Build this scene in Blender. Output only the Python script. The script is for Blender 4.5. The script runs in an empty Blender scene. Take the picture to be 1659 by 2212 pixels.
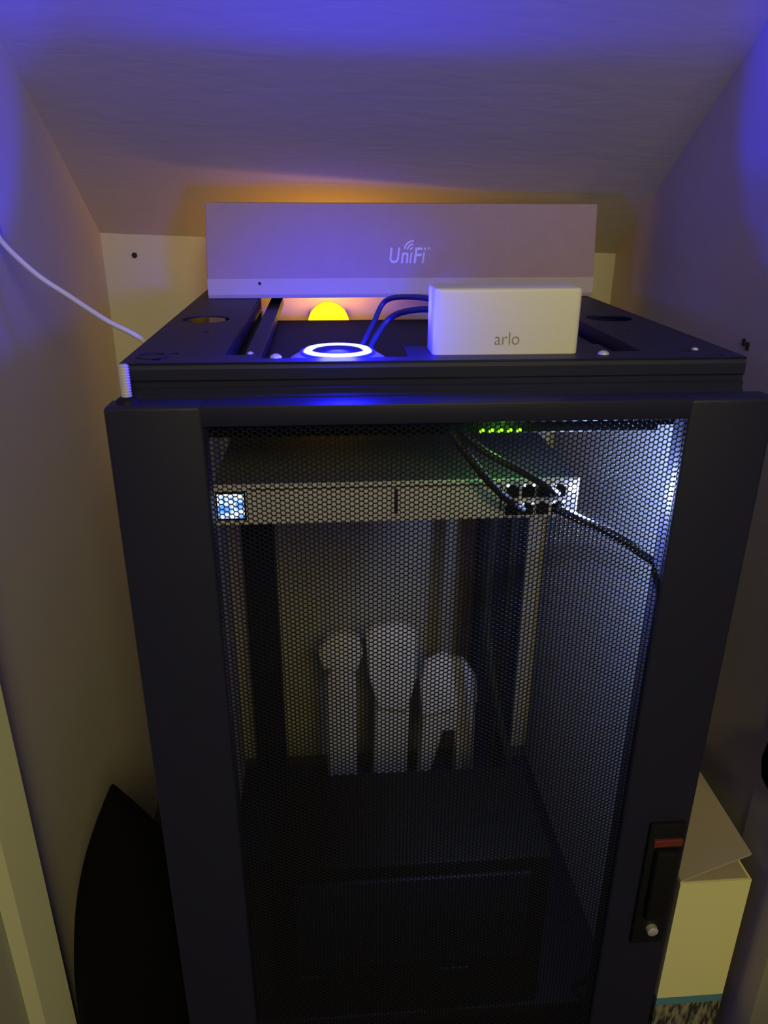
import bpy, bmesh, math, random
import numpy as np
from mathutils import Vector, Matrix

random.seed(7)
scene = bpy.context.scene
C = scene.collection

# ------------------------------------------------------------------ camera
CAM = Vector((-0.11089, -0.71659, 1.19434))
YAW, PITCH, ROLL, FPX = 0.07804, 0.39404, 0.00494, 1647.5
fw = Vector((math.sin(YAW)*math.cos(PITCH), math.cos(YAW)*math.cos(PITCH), -math.sin(PITCH)))
r0 = fw.cross(Vector((0, 0, 1))).normalized(); u0 = r0.cross(fw)
rr = r0*math.cos(ROLL) + u0*math.sin(ROLL); uu = -r0*math.sin(ROLL) + u0*math.cos(ROLL)
cd = bpy.data.cameras.new('camera'); cam = bpy.data.objects.new('camera', cd); C.objects.link(cam)
M = Matrix((rr, uu, -fw)).transposed().to_4x4(); M.translation = CAM
cam.matrix_world = M
cd.sensor_fit = 'VERTICAL'; cd.sensor_height = 36; cd.sensor_width = 27
cd.lens = FPX/2212*36; cd.clip_start = 0.02
cd.dof.use_dof = True; cd.dof.focus_distance = 1.05; cd.dof.aperture_fstop = 9
scene.camera = cam

# ------------------------------------------------------------------ world, room light, exposure
vs = scene.view_settings
scene.display_settings.display_device = 'sRGB'
vs.view_transform = 'Standard'; vs.look = 'None'; vs.gamma = 1; vs.exposure = 0.0; vs.use_curve_mapping = False
w = bpy.data.worlds.new('world'); scene.world = w; w.use_nodes = True
w.node_tree.nodes['Background'].inputs[0].default_value = (0.55, 0.47, 1.30, 1)
w.node_tree.nodes['Background'].inputs[1].default_value = 0.10

def lamp(name, kind, loc, energy, color, target=None, parent=None, **kw):
    l = bpy.data.lights.new(name, kind); l.energy = energy; l.color = color
    for k, v in kw.items(): setattr(l, k, v)
    o = bpy.data.objects.new(name, l); C.objects.link(o); o.location = loc
    if target is not None:
        o.rotation_euler = (Vector(target)-Vector(loc)).to_track_quat('-Z', 'Y').to_euler()
    if parent is not None:
        o.parent = parent; o.location = Vector(loc)-wloc(parent)
    return o

# warm lamp of the room behind the photographer
lamp('room_light', 'AREA', (0.25, -2.3, 2.25), 26.0, (1.0, 0.88, 0.30), (0, 0, 0.85), shape='DISK', size=0.7)

# ------------------------------------------------------------------ materials
def mat(name, color, rough=0.6, metal=0.0, emit=None, estr=0.0, bump=None, spec=None, var=0.0, vscale=8.0):
    m = bpy.data.materials.new(name); m.use_nodes = True
    nt = m.node_tree; b = nt.nodes['Principled BSDF']
    b.inputs['Base Color'].default_value = (*color, 1); b.inputs['Roughness'].default_value = rough
    b.inputs['Metallic'].default_value = metal
    if spec is not None: b.inputs['Specular IOR Level'].default_value = spec
    if emit:
        b.inputs['Emission Color'].default_value = (*emit, 1); b.inputs['Emission Strength'].default_value = estr
    tc = nt.nodes.new('ShaderNodeTexCoord')
    if var > 0:
        n = nt.nodes.new('ShaderNodeTexNoise'); n.inputs['Scale'].default_value = vscale; n.inputs['Detail'].default_value = 4
        nt.links.new(tc.outputs['Object'], n.inputs['Vector'])
        mx = nt.nodes.new('ShaderNodeMix'); mx.data_type = 'RGBA'
        mx.inputs[6].default_value = (*[c*(1-var) for c in color], 1); mx.inputs[7].default_value = (*[min(1, c*(1+var)) for c in color], 1)
        nt.links.new(n.outputs['Fac'], mx.inputs[0]); nt.links.new(mx.outputs[2], b.inputs['Base Color'])
    if bump:
        scale, strength, stretch = bump
        mp = nt.nodes.new('ShaderNodeMapping'); mp.inputs['Scale'].default_value = stretch
        nt.links.new(tc.outputs['Object'], mp.inputs['Vector'])
        n2 = nt.nodes.new('ShaderNodeTexNoise'); n2.inputs['Scale'].default_value = scale; n2.inputs['Detail'].default_value = 6
        n2.inputs['Distortion'].default_value = 0.6
        nt.links.new(mp.outputs['Vector'], n2.inputs['Vector'])
        bp = nt.nodes.new('ShaderNodeBump'); bp.inputs['Strength'].default_value = strength; bp.inputs['Distance'].default_value = 0.004
        nt.links.new(n2.outputs['Fac'], bp.inputs['Height']); nt.links.new(bp.outputs['Normal'], b.inputs['Normal'])
    return m

WALL = mat('wall_paint', (0.60, 0.55, 0.49), 0.85, bump=(30, 0.12, (1, 1, 1)), var=0.03, vscale=3)
CEIL = mat('ceiling_plaster', (0.56, 0.515, 0.46), 0.85, bump=(26, 0.18, (0.6, 2.2, 2.2)), var=0.04, vscale=3)
TRIM = mat('trim_gloss_paint', (0.66, 0.66, 0.42), 0.45, var=0.02)
FLOOR = mat('floor_carpet', (0.10, 0.08, 0.065), 0.95, bump=(300, 0.5, (1, 1, 1)), var=0.2, vscale=60)
HOLE = mat('dark_hole', (0.03, 0.022, 0.02), 0.9, var=0.2)
BLACK = mat('black_powder_coat', (0.017, 0.018, 0.042), 0.5, spec=0.3, bump=(900, 0.05, (1, 1, 1)), var=0.1, vscale=20)
MESH = mat('black_mesh_steel', (0.008, 0.008, 0.012), 0.55, spec=0.15, var=0.1, vscale=20)
GREY = mat('grey_panel', (0.55, 0.55, 0.58), 0.5, var=0.06, vscale=6)
INK = mat('black_plastic', (0.010, 0.010, 0.012), 0.55, spec=0.2, var=0.1)
RUBBER = mat('black_rubber', (0.02, 0.02, 0.022), 0.55, var=0.1)
STEEL = mat('zinc_steel', (0.80, 0.77, 0.66), 0.4, 0.35, var=0.08, vscale=90)
CHROME = mat('chrome_cylinder', (0.85, 0.83, 0.75), 0.35, 0.6, var=0.05)
SCREWM = mat('pale_screw', (0.75, 0.70, 0.62), 0.4, 0.3, var=0.05)
CARD = mat('kraft_cardboard', (0.45, 0.325, 0.34), 0.8, bump=(160, 0.12, (1, 1, 3)), var=0.06, vscale=40)
TRAY = mat('pale_cardboard', (0.58, 0.49, 0.47), 0.75, bump=(160, 0.12, (1, 1, 3)), var=0.05, vscale=40)
EMB = mat('logo_foil', (0.78, 0.76, 0.80), 0.5, var=0.03)
WPLAST = mat('white_plastic', (0.86, 0.84, 0.66), 0.4, var=0.02)
GREYINK = mat('grey_print', (0.24, 0.23, 0.21), 0.6, var=0.05)
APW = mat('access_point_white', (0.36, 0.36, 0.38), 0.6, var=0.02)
NAVY = mat('dark_cap', (0.01, 0.01, 0.05), 0.6, var=0.1)
RINGW = mat('ring_white_light', (0.8, 0.85, 1), 0.4, emit=(0.80, 0.90, 1.0), estr=1.1, var=0.02)
RINGB = mat('ring_blue_light', (0.0, 0.0, 0.4), 0.4, emit=(0.004, 0.004, 1.0), estr=5.0, var=0.02)
AMBER = mat('amber_lens', (0.9, 0.6, 0.05), 0.4, emit=(1.0, 0.50, 0.0), estr=3.4, var=0.03)
SILVER = mat('silver_panel', (0.90, 0.85, 0.95), 0.5, 0.0, var=0.03)
CASE = mat('grey_case', (0.17, 0.17, 0.27), 0.6, 0.1, var=0.05)
SEAM = mat('seam_dark', (0.03, 0.03, 0.035), 0.7, var=0.1)
GREEN = mat('green_led', (0.2, 0.9, 0.05), 0.4, emit=(0.30, 1.0, 0.01), estr=2.6, var=0.02)
WLED = mat('white_led', (0.9, 0.95, 1), 0.4, emit=(0.88, 0.94, 1.0), estr=4.0, var=0.02)
PLED = mat('port_led', (0.8, 0.9, 1), 0.4, emit=(0.80, 0.90, 1.0), estr=1.6, var=0.02)
NAVYCABLE = mat('dark_blue_cable', (0.03, 0.035, 0.09), 0.45, var=0.1)
WCABLE = mat('white_cable', (0.72, 0.70, 0.72), 0.5, var=0.02)
BAGW = mat('pale_plastic_bag', (0.80, 0.73, 0.68), 0.6, bump=(35, 0.5, (1, 1, 0.4)), var=0.05, vscale=20)
PAPERW = mat('white_carton', (0.90, 0.86, 0.42), 0.6, var=0.03, vscale=6)
CARTIN = mat('carton_inside', (0.46, 0.38, 0.30), 0.8, var=0.04)
BLUEP = mat('blue_print', (0.10, 0.26, 0.38), 0.6, var=0.05)
FABRIC = mat('black_fabric', (0.003, 0.003, 0.004), 0.95, bump=(200, 0.4, (1, 1, 1)), spec=0.1, var=0.2)
RED = mat('red_plastic', (0.17, 0.025, 0.015), 0.6, var=0.05)

def screen_material():
    m = bpy.data.materials.new('lit_screen'); m.use_nodes = True; nt = m.node_tree; b = nt.nodes['Principled BSDF']
    tc = nt.nodes.new('ShaderNodeTexCoord'); n = nt.nodes.new('ShaderNodeTexNoise'); n.inputs['Scale'].default_value = 110
    n.inputs['Detail'].default_value = 1
    nt.links.new(tc.outputs['Object'], n.inputs['Vector'])
    cr = nt.nodes.new('ShaderNodeValToRGB'); cr.color_ramp.elements[0].position = 0.42; cr.color_ramp.elements[1].position = 0.58
    cr.color_ramp.elements[0].color = (0.08, 0.28, 1.0, 1); cr.color_ramp.elements[1].color = (0.80, 0.92, 1.0, 1)
    nt.links.new(n.outputs['Fac'], cr.inputs[0]); nt.links.new(cr.outputs[0], b.inputs['Emission Color'])
    b.inputs['Emission Strength'].default_value = 1.7; b.inputs['Base Color'].default_value = (0.02, 0.03, 0.06, 1)
    return m
SCREEN = screen_material()

def carton_material():
    m = bpy.data.materials.new('printed_carton_lower'); m.use_nodes = True; nt = m.node_tree; b = nt.nodes['Principled BSDF']
    tc = nt.nodes.new('ShaderNodeTexCoord'); mp = nt.nodes.new('ShaderNodeMapping'); mp.inputs['Scale'].default_value = (160, 1, 40)
    n = nt.nodes.new('ShaderNodeTexNoise'); n.inputs['Scale'].default_value = 1.0
    nt.links.new(tc.outputs['Object'], mp.inputs[0]); nt.links.new(mp.outputs[0], n.inputs['Vector'])
    cr = nt.nodes.new('ShaderNodeValToRGB'); cr.color_ramp.elements[0].position = .4; cr.color_ramp.elements[1].position = .62
    cr.color_ramp.elements[0].color = (.03, .03, .03, 1); cr.color_ramp.elements[1].color = (.30, .28, .18, 1)
    nt.links.new(n.outputs['Fac'], cr.inputs[0]); nt.links.new(cr.outputs[0], b.inputs['Base Color']); b.inputs['Roughness'].default_value = .7
    return m
CARTP = carton_material()

# ------------------------------------------------------------------ helpers
def wloc(o):
    v = Vector((0, 0, 0))
    while o is not None: v += o.location; o = o.parent
    return v

def obj(name, bm, material, parent=None, smooth=False):
    """bm is in world coordinates; the object's origin sits at its parent's base or at its own centre."""
    me = bpy.data.meshes.new(name)
    if isinstance(bm, bpy.types.Mesh): me = bm
    else:
        bmesh.ops.recalc_face_normals(bm, faces=bm.faces); bm.to_mesh(me); bm.free()
    if parent is not None:
        off = wloc(parent)
    else:
        co = np.empty(len(me.vertices)*3); me.vertices.foreach_get('co', co); co = co.reshape(-1, 3)
        mn, mx = co.min(0), co.max(0); off = Vector(((mn[0]+mx[0])/2, (mn[1]+mx[1])/2, mn[2]))
    me.transform(Matrix.Translation(-off))
    o = bpy.data.objects.new(name, me); C.objects.link(o)
    if parent is not None: o.parent = parent
    else: o.location = off
    me.materials.clear(); me.materials.append(material)
    if smooth:
        me.polygons.foreach_set('use_smooth', [True]*len(me.polygons))
        me.set_sharp_from_angle(angle=math.radians(40))
    return o

def tag(o, label, cat, group=None, kind=None):
    o['label'] = label; o['category'] = cat
    if group: o['group'] = group
    if kind: o['kind'] = kind
    return o

def thing(name, loc, label, cat, group=None):
    o = bpy.data.objects.new(name, None); C.objects.link(o); o.location = loc; o.empty_display_size = 0.02
    return tag(o, label, cat, group)

def struct(o): o['kind'] = 'structure'; return o

def bx(x0, x1, y0, y1, z0, z1, bevel=0.0, seg=2, bm=None):
    own = bmesh.new()
    vs_ = [own.verts.new((x, y, z)) for x in (x0, x1) for y in (y0, y1) for z in (z0, z1)]
    for f in ((0, 1, 3, 2), (4, 6, 7, 5), (0, 4, 5, 1), (2, 3, 7, 6), (0, 2, 6, 4), (1, 5, 7, 3)): own.faces.new([vs_[i] for i in f])
    bmesh.ops.recalc_face_normals(own, faces=own.faces)
    if bevel: bmesh.ops.bevel(own, geom=own.edges[:], offset=bevel, segments=seg, affect='EDGES', profile=0.5)
    if bm is None: return own
    me = bpy.data.meshes.new('tmp'); own.to_mesh(me); own.free(); bm.from_mesh(me); bpy.data.meshes.remove(me)
    return bm

def prism(pts, axis, a, b, bevel=0.0):
    """polygon pts (two coordinates of the remaining axes in xyz order) extruded along axis from a to b"""
    bm = bmesh.new()
    def co(p, t):
        l = list(p); l.insert(axis, t); return l
    A = [bm.verts.new(co(p, a)) for p in pts]; B = [bm.verts.new(co(p, b)) for p in pts]
    bm.faces.new(A); bm.faces.new(B[::-1]); n = len(pts)
    for i in range(n): bm.faces.new((A[i], A[(i+1) % n], B[(i+1) % n], B[i]))
    bmesh.ops.recalc_face_normals(bm, faces=bm.faces)
    if bevel: bmesh.ops.bevel(bm, geom=bm.edges[:], offset=bevel, segments=2, affect='EDGES', profile=0.5)
    return bm

def lathe(profile, centre, seg=48, axis='Z', bm=None):
    bm = bm or bmesh.new(); rings = []
    cx, cy, cz = centre
    for r, h in profile:
        ring = []
        for k in range(seg if r > 1e-6 else 1):
            a = 2*math.pi*k/seg
            p = (r*math.cos(a), r*math.sin(a), h)
            if axis == 'Y': p = (p[0], p[2], p[1])
            ring.append(bm.verts.new((cx+p[0], cy+p[1], cz+p[2])))
        rings.append(ring)
    for A, B in zip(rings, rings[1:]):
        if len(A) == 1 and len(B) == 1: continue
        for k in range(seg):
            k2 = (k+1) % seg
            if len(A) == 1: bm.faces.new((A[0], B[k], B[k2]))
            elif len(B) == 1: bm.faces.new((A[k], A[k2], B[0]))
            else: bm.faces.new((A[k], A[k2], B[k2], B[k]))
    return bm

def spline(pts, n=10):
    P = [Vector(p) for p in pts]; P = [P[0]*2-P[1]] + P + [P[-1]*2-P[-2]]; out = []
    for i in range(1, len(P)-2):
        for k in range(n):
            t = k/n; a, b, c, d = P[i-1:i+3]
            out.append(0.5*((2*b)+(c-a)*t+(2*a-5*b+4*c-d)*t*t+(3*b-a-3*c+d)*t**3))
    out.append(P[-2]); return out

def tube(pts, r, seg=10, bm=None):
    bm = bm or bmesh.new(); pts = [Vector(p) for p in pts]; rings = []; up = Vector((0, 0, 1))
    for i, p in enumerate(pts):
        t = (pts[min(i+1, len(pts)-1)]-pts[max(i-1, 0)]).normalized()
        a = t.cross(up)
        if a.length < 0.1: a = t.cross(Vector((1, 0, 0)))
        a.normalize(); b = t.cross(a)
        rad = r[i] if isinstance(r, (list, tuple)) else r
        rings.append([bm.verts.new(p+(a*math.cos(2*math.pi*k/seg)+b*math.sin(2*math.pi*k/seg))*rad) for k in range(seg)])
    for A, B in zip(rings, rings[1:]):
        for k in range(seg): bm.faces.new((A[k], A[(k+1) % seg], B[(k+1) % seg], B[k]))
    bm.faces.new(rings[0][::-1]); bm.faces.new(rings[-1])
    return bm

def circle(cx, cy, r, n=40): return [(cx+r*math.cos(2*math.pi*k/n), cy+r*math.sin(2*math.pi*k/n)) for k in range(n)]
def rect(x0, x1, y0, y1): return [(x0, y0), (x1, y0), (x1, y1), (x0, y1)]

def plate(loops, z0, z1):
    """flat sheet with holes: first loop is the outline, the others are cut out"""
    cu = bpy.data.curves.new('tmp', 'CURVE'); cu.dimensions = '2D'; cu.fill_mode = 'BOTH'; cu.extrude = (z1-z0)/2
    for l in loops:
        s = cu.splines.new('POLY'); s.points.add(len(l)-1); s.use_cyclic_u = True
        for q, p in zip(s.points, l): q.co = (p[0], p[1], 0, 1)
    o = bpy.data.objects.new('tmp', cu); C.objects.link(o)
    dg = bpy.context.evaluated_depsgraph_get(); me = bpy.data.meshes.new_from_object(o.evaluated_get(dg))
    bpy.data.objects.remove(o); bpy.data.curves.remove(cu)
    me.transform(Matrix.Translation((0, 0, (z0+z1)/2))); return me

def text_mesh(txt, size, extrude, shear=0.0, sx=1.0, offset=0.0):
    cu = bpy.data.curves.new('tmp', 'FONT'); cu.body = txt; cu.size = size; cu.extrude = extrude; cu.shear = shear; cu.offset = offset
    o = bpy.data.objects.new('tmp', cu); C.objects.link(o)
    dg = bpy.context.evaluated_depsgraph_get(); me = bpy.data.meshes.new_from_object(o.evaluated_get(dg))
    bpy.data.objects.remove(o); bpy.data.curves.remove(cu)
    me.transform(Matrix.Diagonal((sx, 1, 1, 1))); return me

def extents(me):
    co = np.empty(len(me.vertices)*3); me.vertices.foreach_get('co', co); co = co.reshape(-1, 3); return co.min(0), co.max(0)

# ------------------------------------------------------------------ the closet under the stairs
XL, XR, YB = -0.488, 0.418, 0.70
TOP = 1.05                                            # top plate of the rack
def ceil_z(x, y): return 1.611 - 0.0375*x - 0.71*y
YF = -0.14                                            # front face of the closet wall
ZH = 1.78                                             # head of the opening
struct(obj('floor', bx(-1.6, 1.6, -2.6, YB+0.1, -0.03, 0), FLOOR))
def wall(x0, x1, inner):
    return prism([(0.003, 0.0), (YB+0.1, 0.0), (YB+0.1, ceil_z(inner, YB+0.1)), (0.003, ceil_z(inner, 0.003))], 0, x0, x1)
wl = struct(obj('wall_left', wall(XL-0.05, XL, XL), WALL))
wr = struct(obj('wall_right', wall(XR, XR+0.05, XR), WALL))
wb = struct(obj('wall_back', bx(XL, XR, YB, YB+0.05, 0, 1.16), WALL))
bm = bmesh.new()
quad = [(XL-0.05, YF), (XR+0.05, YF), (XR+0.05, YB+0.1), (XL-0.05, YB+0.1)]
A = [bm.verts.new((x, y, ceil_z(x, y))) for x, y in quad]; B = [bm.verts.new((x, y, ceil_z(x, y)+0.05)) for x, y in quad]
bm.faces.new(A); bm.faces.new(B[::-1])
for i in range(4): bm.faces.new((A[i], A[(i+1) % 4], B[(i+1) % 4], B[i]))
struct(obj('ceiling', bm, CEIL))
# casing of the opening: jamb board, stop and outer casing on each side
struct(obj('trim_1', prism([(XL-0.05, 0.003), (-0.470, 0.003), (XL, -0.037), (XL-0.05, -0.037)], 2, 0, 1.9), TRIM))
struct(obj('trim_2', prism([(XL-0.05, -0.037), (XL, -0.037), (-0.500, -0.047), (XL-0.05, -0.047)], 2, 0, 1.9), TRIM))
struct(obj('trim_3', bx(XL-0.12, -0.501, YF, -0.047, 0, 1.9, 0.003), TRIM))
struct(obj('trim_4', bx(XR-0.002, XR+0.05, -0.105, 0.003, 0, 1.9, 0.002), WALL))
struct(obj('trim_5', bx(XR-0.012, XR+0.09, YF, -0.105, 0, 1.9, 0.004), TRIM))
struct(obj('wall_front', prism([(-1.6, 0), (XL-0.05, 0), (XL-0.05, ZH), (XR+0.05, ZH), (XR+0.05, 0), (1.6, 0), (1.6, 2.4), (-1.6, 2.4)], 1, YF-0.02, YF), WALL))
# little screw holes left in the walls
obj('screw_hole', lathe([(0, -0.0015), (0.0045, -0.0012), (0.0048, 0.0004)], (-0.435, YB-0.0005, 1.096), 14, 'Y'), HOLE, wb)
bm = bmesh.new()
for k in range(2): bx(XR-0.0016, XR+0.001, 0.205+0.010*k, 0.212+0.010*k, 1.016+0.004*k, 1.026+0.003*k, 0.0008, bm=bm)
obj('wall_anchor', bm, HOLE, wr)

# ------------------------------------------------------------------ the rack
rack = thing('server_rack', (0, 0.27, 0), 'tall black server rack with a perforated front door and open slotted top', 'server rack')
mid = [(-0.208, 0.035), (-0.177, 0.035), (-0.177, 0.018), (-0.03, 0.018), (-0.03, 0.075), (0.177, 0.075), (0.177, 0.035), (0.208, 0.035), (0.208, 0.52), (-0.208, 0.52)]
loops = [rect(-0.3, 0.3, 0, 0.6), mid, circle(-0.258, 0.269, 0.0295), circle(0.253, 0.257, 0.0295)]
for x, y, r in ((-0.245, 0.173, 0.004), (-0.258, 0.045, 0.005), (0.240, 0.159, 0.004), (0.254, 0.035, 0.005), (0.277, 0.010, 0.005), (-0.270, 0.018, 0.005)):
    loops.append(circle(x, y, r, 16))
tp = obj('top_plate', plate(loops, TOP-0.002, TOP), BLACK, rack)
obj('folded_lip', bx(-0.2095, -0.208, 0.035, 0.52, TOP-0.022, TOP-0.002), BLACK, tp)
for x0, x1, y0 in ((-0.196, -0.1775, 0.018), (0.1775, 0.196, 0.018)):
    obj('support_bar', bx(x0, x1, y0, 0.598, TOP-0.026, TOP-0.012, 0.001), BLACK, tp)
obj('folded_lip', bx(0.208, 0.2095, 0.035, 0.52, TOP-0.022, TOP-0.002), BLACK, tp)
obj('knockout_ring', lathe([(0.0125, 0), (0.0125, 0.0012), (0.0155, 0.0012), (0.0155, 0)], (-0.277, 0.034, TOP-0.0002), 32), BLACK, tp)
sc = lathe([(0, 0.0042), (0.003, 0.0038), (0.006, 0.002), (0.0072, -0.0002), (0, -0.0002)], (0, 0, 0), 20)
scm = bpy.data.meshes.new('screw_head'); sc.to_mesh(scm); sc.free(); scm.materials.append(SCREWM)
for x, y in ((-0.158, 0.022), (0.164, 0.022), (-0.190, 0.105), (0.266, 0.040)):
    s = bpy.data.objects.new('screw_head', scm); C.objects.link(s); s.parent = tp; s.location = Vector((x, y, TOP-(0.012 if y == 0.105 else 0)))-wloc(tp)
    s.scale = (0.5, 0.5, 0.5) if y in (0.105, 0.040) else (0.8, 0.8, 0.8)
# front beam below the plate: a rolled edge with two ridges
prof = [(0.001, TOP-0.002), (-0.001, TOP-0.006), (-0.001, TOP-0.016), (0.001, TOP-0.018), (0.001, TOP-0.023), (-0.0015, TOP-0.0245), (-0.0015, TOP-0.030), (-0.004, TOP-0.032), (-0.004, TOP-0.066), (0.0012, TOP-0.066), (0.0012, TOP-0.002)]  # lowest step is a skirt added to stop lamp light leaking over the door
obj('front_beam', prism(prof, 0, -0.30, 0.30), BLACK, rack)
obj('rear_beam', bx(-0.3, 0.3, 0.588, 0.6, TOP-0.012, TOP-0.002, 0.001), BLACK, rack)
for s in (-1, 1):
    xs = sorted((s*0.3, s*0.272))
    obj('post', bx(xs[0], xs[1], 0.0, 0.03, 0.05, TOP-0.032, 0.002), BLACK, rack)
    obj('side_beam', bx(min(s*0.3, s*0.285), max(s*0.3, s*0.285), 0.03, 0.58, TOP-0.03, TOP-0.002, 0.002), BLACK, rack)
    obj('base_beam', bx(min(s*0.3, s*0.27), max(s*0.3, s*0.27), 0.03, 0.57, 0.05, 0.085, 0.002), BLACK, rack)
obj('post', bx(-0.272, -0.212, 0.57, 0.6, 0.05, TOP-0.035, 0.002), BLACK, rack)
obj('post', bx(0.165, 0.262, 0.57, 0.6, 0.05, TOP-0.035, 0.002), BLACK, rack)
obj('mounting_rail', bx(-0.272, -0.229, 0.002, 0.02, 0.085, TOP-0.032, 0.001), INK, rack)
obj('mounting_rail', bx(0.155, 0.168, 0.295, 0.31, 0.085, 0.974, 0.001), INK, rack)
for s in (-1, 1):
    obj('side_panel', bx(min(s*0.2985, s*0.3), max(s*0.2985, s*0.3), 0.03, 0.58, 0.085, TOP-0.03), GREY, rack)
obj('base_plate', bx(-0.27, 0.27, 0.03, 0.57, 0.075, 0.085, 0.002), BLACK, rack)
for x in (-0.27, 0.27):
    for y in (0.03, 0.57):
        obj('foot', lathe([(0, 0.0), (0.02, 0.0), (0.022, 0.006), (0.01, 0.014), (0.01, 0.05), (0, 0.05)], (x, y, 0), 20), RUBBER, rack)

# perforated door
DX0, DX1, DY0, DY1, DZ0, DZ1 = -0.3035, 0.3035, -0.0594, -0.030, 0.055, 1.024
MX0, MX1, MZ0, MZ1 = -0.219, 0.2205, 0.11, 1.0045
def door_frame():
    bm = bmesh.new()
    bx(DX0, MX0, DY0, DY1, DZ0, DZ1, 0.004, 3, bm); bx(MX1, DX1, DY0, DY1, DZ0, DZ1, 0.004, 3, bm)
    bx(MX0-0.006, MX1+0.006, DY0+0.0006, DY1, MZ1, DZ1-0.0004, 0.002, 2, bm); bx(MX0-0.006, MX1+0.006, DY0+0.0006, DY1, DZ0, MZ0, 0.002, 2, bm)
    bx(DX1-0.006, DX1-0.0005, DY1-0.004, 0.0006, DZ0+0.01, DZ1-0.03, bm=bm); bx(DX0+0.0005, DX0+0.006, DY1-0.004, 0.0006, DZ0+0.01, DZ1-0.03, bm=bm)  # return lips added to block lamp light escaping at the door sides
    return bm
door = obj('door', door_frame(), BLACK, rack, True)
def perforated(p=0.005, r=0.0023, t=0.0012, y=-0.052):
    dx = p*math.sqrt(3)/2; nx = int((MX1-MX0+0.010)/dx)+1; nz = int((MZ1-MZ0+0.010)/p)+1
    i, j = np.meshgrid(np.arange(nx), np.arange(nz), indexing='ij')
    cx = (MX0-0.004+i*dx).ravel(); cz = (MZ1+0.004-(j+0.5*(i % 2))*p).ravel(); n = len(cx)
    a = np.arange(6)*math.pi/3; R = p/math.sqrt(3)
    V = np.zeros((n, 18, 3))
    for k in range(6):
        V[:, k] = np.stack([cx+R*math.cos(a[k]), np.full(n, y), cz+R*math.sin(a[k])], 1)
        V[:, 6+k] = np.stack([cx+r*math.cos(a[k]), np.full(n, y), cz+r*math.sin(a[k])], 1)
        V[:, 12+k] = np.stack([cx+r*math.cos(a[k]), np.full(n, y+t), cz+r*math.sin(a[k])], 1)
    F = []
    for k in range(6):
        k2 = (k+1) % 6
        F.append([k, k2, 6+k2, 6+k]); F.append([6+k, 6+k2, 12+k2, 12+k])
    F = (np.array(F)[None]+(np.arange(n)*18)[:, None, None]).reshape(-1, 4)
    me = bpy.data.meshes.new('perforated_sheet'); nf = len(F)
    me.vertices.add(n*18); me.vertices.foreach_set('co', V.ravel())
    me.loops.add(nf*4); me.loops.foreach_set('vertex_index', F.ravel().astype(np.int32))
    me.polygons.add(nf); me.polygons.foreach_set('loop_start', np.arange(nf, dtype=np.int32)*4)
    me.update(calc_edges=True); return me
pf = obj('perforated_sheet', perforated(), MESH, door); pf['kind'] = 'stuff'
# hinge pin with washer on the door's top corner
hp = obj('hinge_washer', lathe([(0, 0.006), (0.006, 0.006), (0.0095, 0.0035), (0.0105, 0.0), (0, 0)], (-0.2860, -0.041, DZ1-0.001), 28), INK, door, True)
pts = [(0, DZ1+0.034), (0.0032, DZ1+0.0335)]; z = DZ1+0.032
while z > DZ1+0.003:
    pts += [(0.0047, z), (0.0036, z-0.0012)]; z -= 0.0024
obj('hinge_pin', lathe(pts+[(0, z)], (-0.2860, -0.041, 0), 24), STEEL, door)
# swing handle with lock
hd = obj('handle', bx(0.2535, 0.297, DY0-0.006, DY0+0.002, 0.325, 0.520, 0.003), INK, door, True)
obj('handle_lever', bx(0.262, 0.291, DY0-0.016, DY0-0.004, 0.375, 0.485, 0.004), INK, door, True)
obj('handle_marker', bx(0.259, 0.2935, DY0-0.0095, DY0-0.004, 0.489, 0.499, 0.001), RED, door)
obj('lock_cylinder', lathe([(0, -0.006), (0.0045, -0.006), (0.0068, -0.0045), (0.0072, 0.002), (0, 0.002)], (0.2765, DY0-0.0075, 0.352), 28, 'Y'), CHROME, door, True)

# ------------------------------------------------------------------ gear inside the rack
sw = thing('network_switch', (-0.028, 0.21, 0.976), 'black network switch with green lights at the top of the rack', 'network switch')
obj('case', bx(-0.222, 0.222, 0.002, 0.455, 0.976, 1.0205, 0.0015), INK, sw)
obj('mounting_ear', bx(-0.262, -0.222, 0.0, 0.003, 0.977, 1.019, 0.001), INK, sw)
for k in range(5):
    x = 0.042+0.0093*k
    l = obj('led', bx(x-0.0022, x+0.0022, -0.0005, 0.003, 0.9775, 0.981, 0.0008), GREEN, sw)
lamp('switch_led_light', 'POINT', (0.061, -0.012, 0.973), 0.05, (0.2, 1.0, 0.05), parent=sw, shadow_soft_size=0.006)

gw = thing('gateway', (-0.026, 0.14, 0.885), 'silver-fronted network gateway with a lit square screen', 'network gateway')
GX0, GX1, GZ0, GZ1 = -0.225, 0.146, 0.885, 0.928
obj('case', bx(GX0, GX1, 0.003, 0.285, GZ0, GZ1, 0.0012), CASE, gw)
fp = obj('front_panel', bx(GX0, GX1, 0.0, 0.004, GZ0, GZ1, 0.001), SILVER, gw)
obj('mounting_ear', bx(-0.262, GX0, -0.0005, 0.003, GZ0, GZ1, 0.001), SILVER, gw)
obj('bay_seam', bx(-0.0445, -0.0408, -0.0006, 0.001, 0.8935, 0.9205), SEAM, fp)
obj('bay_seam', bx(0.0650, 0.0668, -0.0004, 0.001, 0.8935, 0.9205), SEAM, fp)
obj('panel_groove', bx(-0.190, 0.064, -0.0004, 0.001, 0.9225, 0.9235), SEAM, fp)
obj('screen_bezel', bx(-0.2232, -0.1935, -0.0009, 0.001, 0.8905, 0.9215, 0.0004), INK, fp)
obj('screen', bx(-0.2215, -0.1955, -0.0014, 0.0002, 0.893, 0.919, 0.0005), SCREEN, fp)
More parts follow.
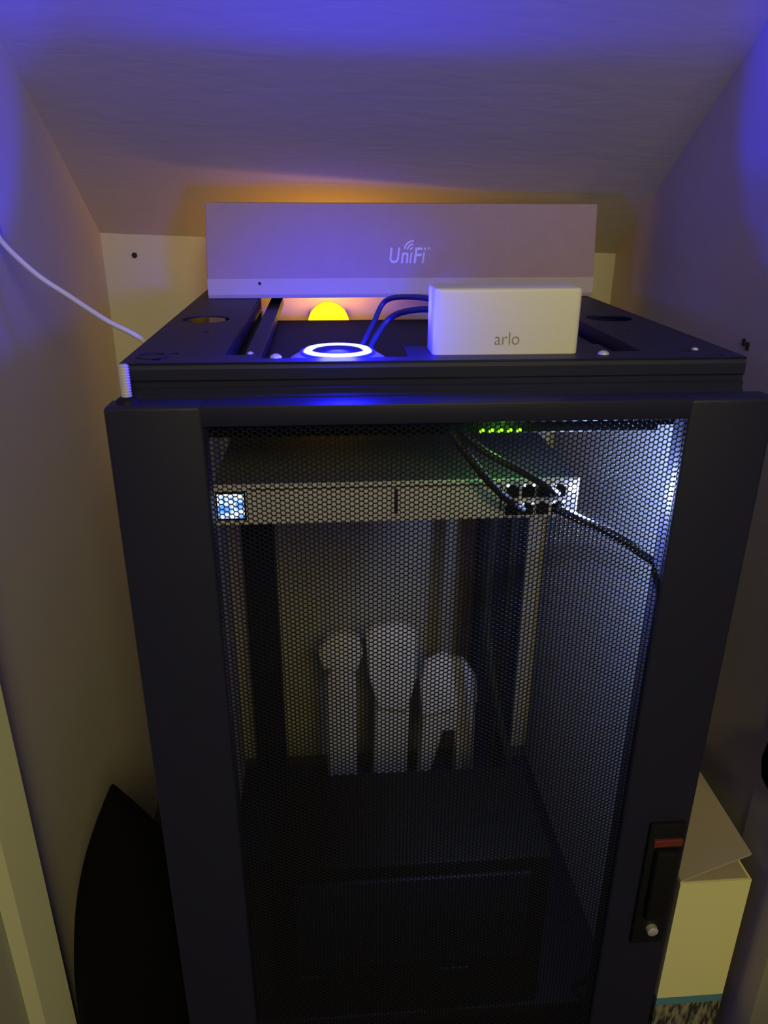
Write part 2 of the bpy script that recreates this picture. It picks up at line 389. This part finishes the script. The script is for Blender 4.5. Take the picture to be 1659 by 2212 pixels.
for r_ in range(2):
    for c_ in range(4):
        x = 0.0705+c_*0.0162; z = 0.8885+r_*0.0195
        pt = obj('port', prism([(x, z), (x+0.0135, z), (x+0.0135, z+0.0115), (x+0.010, z+0.0115), (x+0.010, z+0.0135), (x+0.0035, z+0.0135), (x+0.0035, z+0.0115), (x, z+0.0115)], 1, -0.0006, 0.002), INK, fp)
        if (r_, c_) not in ((0, 2), (1, 2), (1, 4), (0, 0)):
            obj('port_led', bx(x+0.0005, x+0.0033, -0.0012, 0.001, z+0.0117, z+0.0142, 0.0004), PLED, pt)
            if c_ in (1, 3): obj('port_led', bx(x+0.0102, x+0.0132, -0.0012, 0.001, z+0.0117, z+0.0142, 0.0004), PLED, pt)
led = obj('status_lamp', lathe([(0, -0.0045), (0.0022, -0.004), (0.0034, -0.0022), (0.0038, 0.001), (0, 0.001)], (0.1395, -0.0005, 0.9165), 20, 'Y'), WLED, fp, True)
lamp('status_lamp_light', 'POINT', (0.1590, 0.003, 0.9165), 4.6, (0.40, 0.54, 1.0), parent=gw, shadow_soft_size=0.005)

# plugs and dark leads in front of the gateway, behind the door
def lead(name, pts, r, label, m=RUBBER, group=None, n=10):
    o = obj(name, tube(spline(pts, n), r, 10), m, None, True); return tag(o, label, 'cable', group)
lead('network_cable', [(0.004, -0.022, 0.9905), (0.02, -0.028, 0.968), (0.045, -0.034, 0.938), (0.066, -0.030, 0.917), (0.083, -0.016, 0.902), (0.085, -0.001, 0.896)], 0.0042, 'dark network lead curving down to the left ports of the silver gateway')
lead('network_cable', [(0.018, -0.018, 0.985), (0.04, -0.028, 0.967), (0.072, -0.034, 0.950), (0.104, -0.030, 0.930), (0.118, -0.016, 0.918), (0.1215, -0.001, 0.9145)], 0.0036, 'dark network lead arching to the upper middle ports of the silver gateway')
lead('network_cable', [(0.126, -0.001, 0.8945), (0.140, -0.024, 0.893), (0.178, -0.030, 0.876), (0.205, -0.030, 0.857), (0.236, -0.024, 0.832), (0.262, -0.014, 0.79), (0.262, -0.010, 0.60), (0.255, -0.012, 0.40), (0.250, 0.0, 0.20), (0.24, 0.05, 0.0885)], 0.0046, 'thick dark lead sagging from the gateway to the right side of the door')
lead('network_cable', [(0.120, 0.290, 0.8895), (0.138, 0.32, 0.80), (0.135, 0.33, 0.60), (0.150, 0.30, 0.45), (0.185, 0.27, 0.28), (0.205, 0.26, 0.15), (0.215, 0.26, 0.0905)], 0.0075, 'thick dark lead falling from behind the gateway to the rack floor')

ups = thing('power_unit', (-0.02, 0.13, 0.085), 'low black power unit on the rack floor behind the door', 'power unit')
obj('case', bx(-0.20, 0.18, 0.035, 0.215, 0.085, 0.372, 0.006), INK, ups, True)
obj('front_bezel', bx(-0.17, 0.15, 0.029, 0.037, 0.19, 0.350, 0.003), BLACK, ups, True)
obj('bezel_slot', bx(-0.172, -0.135, 0.027, 0.030, 0.172, 0.178, 0.001), BLACK, ups)
obj('bezel_slot', bx(0.03, 0.072, 0.027, 0.030, 0.172, 0.178, 0.001), BLACK, ups)

# three pale folded bags standing on the rack floor
def rounded_poly(pts, y0, y1, lean=0.0, bev=0.007):
    bm = prism(pts, 1, y0, y1)
    bmesh.ops.bevel(bm, geom=[e for e in bm.edges if abs(e.verts[0].co.y-e.verts[1].co.y) < 1e-6], offset=bev, segments=3, affect='EDGES', profile=0.5)
    zb = min(v.co.z for v in bm.verts)
    for v in bm.verts: v.co.y += lean*(v.co.z-zb)
    return bm
def bag(loc, label, body, cap, yb, yc, lean):
    t = thing('plastic_bag', loc, label, 'bag', 'pale bags on the rack floor')
    obj('bag_body', rounded_poly(body, yb, yb+0.045), BAGW, t, True)
    obj('folded_top', rounded_poly(cap, yc, yc+0.030, lean), BAGW, t, True)
bag((-0.098, 0.50, 0.0855), 'narrow pale bag, leftmost of the three standing inside the rack',
    [(-0.126, 0.0855), (-0.068, 0.0855), (-0.066, 0.34), (-0.076, 0.378), (-0.112, 0.378), (-0.124, 0.35)],
    [(-0.130, 0.375), (-0.066, 0.368), (-0.054, 0.40), (-0.060, 0.425), (-0.085, 0.437), (-0.120, 0.430), (-0.138, 0.405)], 0.49, 0.485, 0.35)
bag((0.0, 0.50, 0.0855), 'tallest pale bag, the middle one of the three inside the rack',
    [(-0.036, 0.0855), (0.032, 0.0855), (0.036, 0.30), (-0.030, 0.30)],
    [(-0.026, 0.285), (0.030, 0.278), (0.048, 0.34), (0.050, 0.425), (0.020, 0.440), (-0.030, 0.438), (-0.047, 0.425), (-0.044, 0.35)], 0.49, 0.478, 0.30)
bag((0.115, 0.48, 0.0855), 'squat wide pale bag, rightmost of the three inside the rack',
    [(0.052, 0.0855), (0.066, 0.0855), (0.100, 0.235), (0.122, 0.235), (0.130, 0.0855), (0.164, 0.0855), (0.160, 0.295), (0.110, 0.30), (0.060, 0.29)],
    [(0.056, 0.278), (0.100, 0.284), (0.163, 0.300), (0.162, 0.345), (0.140, 0.375), (0.100, 0.388), (0.064, 0.375), (0.054, 0.34)], 0.47, 0.460, 0.30)

# ------------------------------------------------------------------ access point with the blue ring
AX, AY, AZ = -0.098, 0.058, 1.0205
ap = thing('access_point', (AX, AY, AZ), 'white round access point with a glowing blue ring', 'access point')
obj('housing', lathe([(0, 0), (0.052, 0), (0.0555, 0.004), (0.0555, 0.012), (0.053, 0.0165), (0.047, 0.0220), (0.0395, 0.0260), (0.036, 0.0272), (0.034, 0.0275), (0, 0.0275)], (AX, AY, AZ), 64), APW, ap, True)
RZ = AZ+0.0275
RCX, RCY = AX, AY
ring = obj('light_ring', lathe([(0.0262, 0.0), (0.0268, 0.0022), (0.0295, 0.0034), (0.0325, 0.0030), (0.0340, 0.0016), (0.0345, 0.0)], (AX, AY, RZ), 64), RINGW, ap, True)
obj('ring_glow_band', lathe([(0.0345, -0.0002), (0.0352, 0.0012), (0.0372, 0.0010), (0.0385, -0.0012)], (AX, AY, RZ), 64), RINGB, ap, True)
obj('centre_cap', lathe([(0.0262, 0.0), (0.0255, 0.0012), (0.0235, 0.0022), (0.012, 0.0036), (0, 0.0040)], (AX, AY, RZ), 48), NAVY, ap, True)
# added lamps at the ring, shaped to lay blue on ceiling, box and walls
lamp('ring_fill_up', 'SPOT', (AX, AY-0.01, RZ+0.010), 7.5, (0.01, 0.01, 1.0), (AX+0.0, AY-0.01-0.62, RZ+0.010+0.785), parent=ap, spot_size=math.radians(177), spot_blend=0.14, shadow_soft_size=0.02)
lamp('ring_fill_low', 'SPOT', (AX, AY+0.02, RZ+0.008), 11.0, (0.008, 0.008, 1.0), (AX, AY+1.0, RZ-0.2), parent=ap, spot_size=math.radians(76), spot_blend=1.0, shadow_soft_size=0.015)
lamp('ring_fill_side', 'SPOT', (AX-0.02, AY, RZ+0.012), 6.0, (0.01, 0.01, 1.0), (XL, 0.20, 1.285), parent=ap, spot_size=math.radians(46), spot_blend=0.45, shadow_soft_size=0.012)
lamp('ring_fill_side', 'SPOT', (AX+0.01, AY, RZ+0.020), 8.0, (0.01, 0.01, 1.0), (XR, 0.13, 1.285), parent=ap, spot_size=math.radians(40), spot_blend=0.35, shadow_soft_size=0.008)
lamp('ring_fill_glow', 'POINT', (AX, AY-0.050, RZ+0.038), 1.9, (0.01, 0.01, 1.0), parent=ap, shadow_soft_size=0.02)  # added above the ring's front so blue reaches the door top

# ------------------------------------------------------------------ amber night light on the back wall
nl = thing('night_light', (-0.103, YB, 0.95), 'glowing amber domed night light on the back wall behind the rack', 'night light')
obj('plug_body', bx(-0.136, -0.070, YB-0.022, YB, 0.925, 1.005, 0.006), WPLAST, nl, True)
bm = bmesh.new(); prof = []
for k in range(13):
    a = math.pi/2*k/12; prof.append((0.036*math.cos(a), 0.036*math.sin(a)))
lathe(prof[::-1], (-0.103, YB-0.040, 0.984), 40, 'Z', bm)
lathe([(0.036, 0), (0.036, -0.045), (0.030, -0.05), (0, -0.05)], (-0.103, YB-0.040, 0.984), 40, 'Z', bm)
obj('lens_dome', bm, AMBER, nl, True)
lamp('night_light_bulb', 'SPOT', (-0.103, YB-0.080, 1.026), 0.62, (1.0, 0.40, 0.015), (-0.103, YB-0.02, 1.10), parent=nl, shadow_soft_size=0.02, spot_size=math.radians(168), spot_blend=0.3)

# ------------------------------------------------------------------ long cardboard box on the rack's rear
YAWB = math.atan2(0.011, 0.595)
cb = thing('cardboard_box', (0.012, 0.525, TOP), 'long brown cardboard box with a pale raised logo lying across the rack top', 'box')
def turned(bm):
    bmesh.ops.rotate(bm, cent=(0.012, 0.475, TOP), matrix=Matrix.Rotation(YAWB, 3, 'Z'), verts=bm.verts); return bm
def tapered(x0t, x1t, x0b, x1b, y0, y1, z0, z1, bev):
    bm = bx(0, 1, y0, y1, z0, z1)
    for v in bm.verts:
        t = (v.co.z-z0)/(z1-z0); a = x0b+(x0t-x0b)*t; b = x1b+(x1t-x1b)*t; v.co.x = a if v.co.x < 0.5 else b
    bmesh.ops.bevel(bm, geom=bm.edges[:], offset=bev, segments=2, affect='EDGES', profile=0.5); return bm
obj('box_lid', turned(tapered(-0.276, 0.2995, -0.2815, 0.305, 0.4740, 0.572, 1.078, 1.183, 0.0015)), CARD, cb)
bm = prism([(0.4736, 1.079), (0.4736, 1.056), (0.4765, TOP+0.0005), (0.571, TOP+0.0005), (0.571, 1.079)], 0, -0.2815, 0.3055, 0.0006)
tray = obj('box_tray', turned(bm), TRAY, cb)
obj('staple_mark', turned(lathe([(0, -0.0006), (0.0022, -0.0005), (0.0024, 0.0006)], (-0.205, 0.4735, 1.072), 12, 'Y')), HOLE, tray)
# raised wordmark
def place_text(me, x, z, yplane, yaw=0.0, cent=None):
    mn, mx = extents(me)
    me.transform(Matrix.Translation((-mn[0], -mn[1], 0)))
    me.transform(Matrix.Rotation(math.pi/2, 4, 'X')); me.transform(Matrix.Translation((x, yplane, z)))
    if yaw: me.transform(Matrix.Translation(cent) @ Matrix.Rotation(yaw, 4, 'Z') @ Matrix.Translation(-Vector(cent)))
    return me
def logo_mesh():
    out = bmesh.new(); cent = Vector((0.012, 0.475, TOP)); yp = 0.4738; z0 = 1.100; H = 0.0235
    def glyph(txt, x, hz, wd, off=0.00035):
        me = text_mesh(txt, 0.03, 0.0006, 0.14, 1.0, off); mn, mx = extents(me)
        me.transform(Matrix.Diagonal((wd/(mx[0]-mn[0]), hz/(mx[1]-mn[1]), 1, 1)))
        place_text(me, x, z0, yp); out.from_mesh(me); bpy.data.meshes.remove(me)
    glyph('U', -0.0115, H, 0.0175); glyph('n', 0.0075, H*0.70, 0.0125); glyph('F', 0.0285, H, 0.0150); 
    for xi, hh in ((0.0215, H*0.70), (0.0425, H*0.70)):
        glyph('l', xi, hh, 0.0050, 0.0)
    glyph('l', 0.0445, 0.0, 0.001) if False else None
    bx(0.0462, 0.0490, yp-0.0006, yp+0.0006, z0+H*0.82, z0+H, bm=out)
    for rad in (0.0055, 0.0105, 0.0155):
        cx_, cz_ = 0.0270, z0+H*0.80; n = 12; w_ = 0.0026
        for k in range(n):
            a0 = math.radians(84+86*k/n); a1 = math.radians(84+86*(k+1)/n)
            q = [(cx_+rr_*math.cos(a), cz_+rr_*math.sin(a)) for rr_, a in ((rad, a0), (rad, a1), (rad-w_, a1), (rad-w_, a0))]
            A = [out.verts.new((x, yp-0.0006, z_)) for x, z_ in q]; B = [out.verts.new((x, yp+0.0006, z_)) for x, z_ in q]
            out.faces.new(A); out.faces.new(B[::-1])
            for i in range(4): out.faces.new((A[i], A[(i+1) % 4], B[(i+1) % 4], B[i]))
    rg = text_mesh('®', 0.007, 0.0003); place_text(rg, 0.0515, z0+H-0.004, yp); out.from_mesh(rg)
    bmesh.ops.rotate(out, cent=cent, matrix=Matrix.Rotation(YAWB, 3, 'Z'), verts=out.verts)
    for v in out.verts: v.co.x = -0.0115+(v.co.x+0.0115)*0.9; v.co.z = z0+(v.co.z-z0)*0.95
    return out
obj('raised_logo', logo_mesh(), EMB, cb)

# ------------------------------------------------------------------ white base station standing on the plate's front strip
bs = thing('base_station', (0.067, 0.047, TOP), 'white upright base station with grey lettering on the rack front', 'base station')
def rounded_prism(x0, x1, y0, y1, z0, z1, r, n=6):
    pts = []
    for cx_, cy_, a0 in ((x1-r, y1-r, 0), (x0+r, y1-r, 90), (x0+r, y0+r, 180), (x1-r, y0+r, 270)):
        for k in range(n+1):
            a = math.radians(a0+90*k/n); pts.append((cx_+r*math.cos(a), cy_+r*math.sin(a)))
    return prism(pts, 2, z0, z1)
bm = rounded_prism(-0.006, 0.139, 0.025, 0.071, TOP, 1.1125, 0.007)
bmesh.ops.bevel(bm, geom=[e for e in bm.edges if abs(e.verts[0].co.z-e.verts[1].co.z) < 1e-6 and e.verts[0].co.z > 1.1], offset=0.003, segments=3, affect='EDGES', profile=0.5)
obj('body', bm, WPLAST, bs, True)
t = text_mesh('arlo', 0.0165, 0.0003, 0, 1.0, -0.00025); mn, mx = extents(t)
t.transform(Matrix.Diagonal((0.0245/(mx[0]-mn[0]), 0.0118/(mx[1]-mn[1]), 1, 1)))
obj('lettering', place_text(t, 0.0545, 1.0595, 0.0248), GREYINK, bs)
# leads running from its back down into the rack
lead('patch_lead', [(0.02, 0.0735, 1.093), (-0.01, 0.15, 1.090), (-0.035, 0.24, 1.075), (-0.052, 0.22, 1.050), (-0.062, 0.20, 1.036), (-0.07, 0.19, 1.0245)], 0.0032, 'upper dark blue lead arching from behind the white base station', NAVYCABLE)
lead('patch_lead', [(0.02, 0.0735, 1.083), (-0.004, 0.14, 1.078), (-0.03, 0.20, 1.062), (-0.050, 0.19, 1.040), (-0.06, 0.175, 1.0247)], 0.0036, 'lower dark blue lead dipping into the rack behind the white base station', NAVYCABLE)

# ------------------------------------------------------------------ white cable on the left
lead('white_cable', [(XL-0.002, 0.27, 1.162), (-0.470, 0.22, 1.1452), (-0.428, 0.19, 1.1125), (-0.392, 0.18, 1.0890), (-0.350, 0.16, 1.0655), (-0.311, 0.155, 1.0430), (-0.307, 0.20, 1.00), (-0.306, 0.30, 0.80), (-0.306, 0.36, 0.40), (-0.315, 0.38, 0.0045)], 0.0030, 'thin white cable slanting from the left wall behind the rack', WCABLE)

# ------------------------------------------------------------------ open white carton beside the rack
ct = thing('carton', (0.355, 0.05, 0), 'cream white carton with a blue stripe and open flap beside the rack', 'box')
cx0, cx1, cy0, cy1, cz1 = 0.3065, 0.397, -0.060, 0.16, 0.418
bm = bmesh.new(); th = 0.003
for a in ((cx0, cx1, cy0, cy0+th, 0.212, cz1), (cx0, cx1, cy1-th, cy1, 0.212, cz1), (cx0, cx0+th, cy0+th, cy1-th, 0.212, cz1), (cx1-th, cx1, cy0+th, cy1-th, 0.212, cz1)):
    bx(*a, bm=bm)
obj('carton_wall', bm, PAPERW, ct)
obj('carton_lower', bx(cx0, cx1, cy0, cy1, 0, 0.199), CARTP, ct)
obj('blue_stripe', bx(cx0, cx1, cy0-0.0004, cy1, 0.199, 0.2118), BLUEP, ct)
bm = bmesh.new(); q = [(cx0, cy0+0.002, cz1), (cx0+0.002, cy1, cz1), (cx1-0.004, cy1, cz1+0.038), (cx1-0.008, cy0+0.002, cz1+0.038)]
A = [bm.verts.new(v) for v in q]; B = [bm.verts.new((v[0]+0.001, v[1], v[2]+0.003)) for v in q]
bm.faces.new(A); bm.faces.new(B[::-1])
for i in range(4): bm.faces.new((A[i], A[(i+1) % 4], B[(i+1) % 4], B[i]))
obj('flap', bm, CARTIN, ct)
bm = bmesh.new(); q = [(cx0+0.004, cy0+0.003, cz1-0.002), (cx1-0.003, cy0+0.003, cz1-0.002), (cx1-0.004, cy0+0.10, cz1-0.006), (cx0+0.006, cy0+0.10, cz1-0.006)]
A = [bm.verts.new(v) for v in q]; B = [bm.verts.new((v[0], v[1], v[2]+0.002)) for v in q]
bm.faces.new(A); bm.faces.new(B[::-1])
for i in range(4): bm.faces.new((A[i], A[(i+1) % 4], B[(i+1) % 4], B[i]))
obj('inner_flap', bm, CARTIN, ct)

# ------------------------------------------------------------------ black soft bag between the rack and the left wall
def soft_bag():
    bm = bmesh.new(); G = []; nz, na = 22, 28
    for k in range(nz+1):
        t = k/nz; z_ = 0.0+0.508*t
        cx_ = -0.395+0.005*t; cy_ = 0.10-0.05*t
        hw = 0.0035+0.45*(0.508-z_); hw = 0.086*(1-math.exp(-hw/0.086*(1+0.55*hw/0.086))); hd_ = 0.13*(1-t**1.6)+0.012
        ring_ = []
        for i in range(na):
            a = 2*math.pi*i/na; ca, sa = math.cos(a), math.sin(a)
            x = cx_+hw*math.copysign(abs(ca)**0.7, ca)*(1+0.02*math.sin(5*a+9*t)); y = cy_+hd_*math.copysign(abs(sa)**0.8, sa)*(1+0.03*math.sin(3*a+7*t))
            ring_.append(bm.verts.new((x, y, z_)))
        G.append(ring_)
    for A, B in zip(G, G[1:]):
        for i in range(na): bm.faces.new((A[i], A[(i+1) % na], B[(i+1) % na], B[i]))
    bm.faces.new(G[0][::-1]); bm.faces.new(G[-1]); return bm
tag(obj('fabric_bag', soft_bag(), FABRIC, None, True), 'slumped black fabric bag between the rack and the left wall', 'bag')

# dark pouch hanging on the right wall at the frame's edge
def pouch():
    bm = bmesh.new(); G = []; na = 20
    for k, (t, h, d) in enumerate(((0, .012, .010), (.12, .030, .022), (.35, .036, .026), (.65, .032, .022), (.88, .022, .014), (1, .008, .006))):
        G.append([bm.verts.new((XR-0.014+d*0.5*math.cos(2*math.pi*i/na), -0.055+h*math.sin(2*math.pi*i/na), 0.545+0.085*t)) for i in range(na)])
    for A, B in zip(G, G[1:]):
        for i in range(na): bm.faces.new((A[i], A[(i+1) % na], B[(i+1) % na], B[i]))
    bm.faces.new(G[0][::-1]); bm.faces.new(G[-1]); return bm
pc = thing('hanging_pouch', (XR-0.014, -0.055, 0.545), 'small dark pouch hanging on the right wall at the picture edge', 'pouch')
obj('pouch_body', pouch(), FABRIC, pc, True)
obj('hanging_loop', tube(spline([(XR-0.012, -0.059, 0.628), (XR-0.003, -0.055, 0.650), (XR-0.012, -0.051, 0.628)], 6), 0.0015, 8), FABRIC, pc, True)
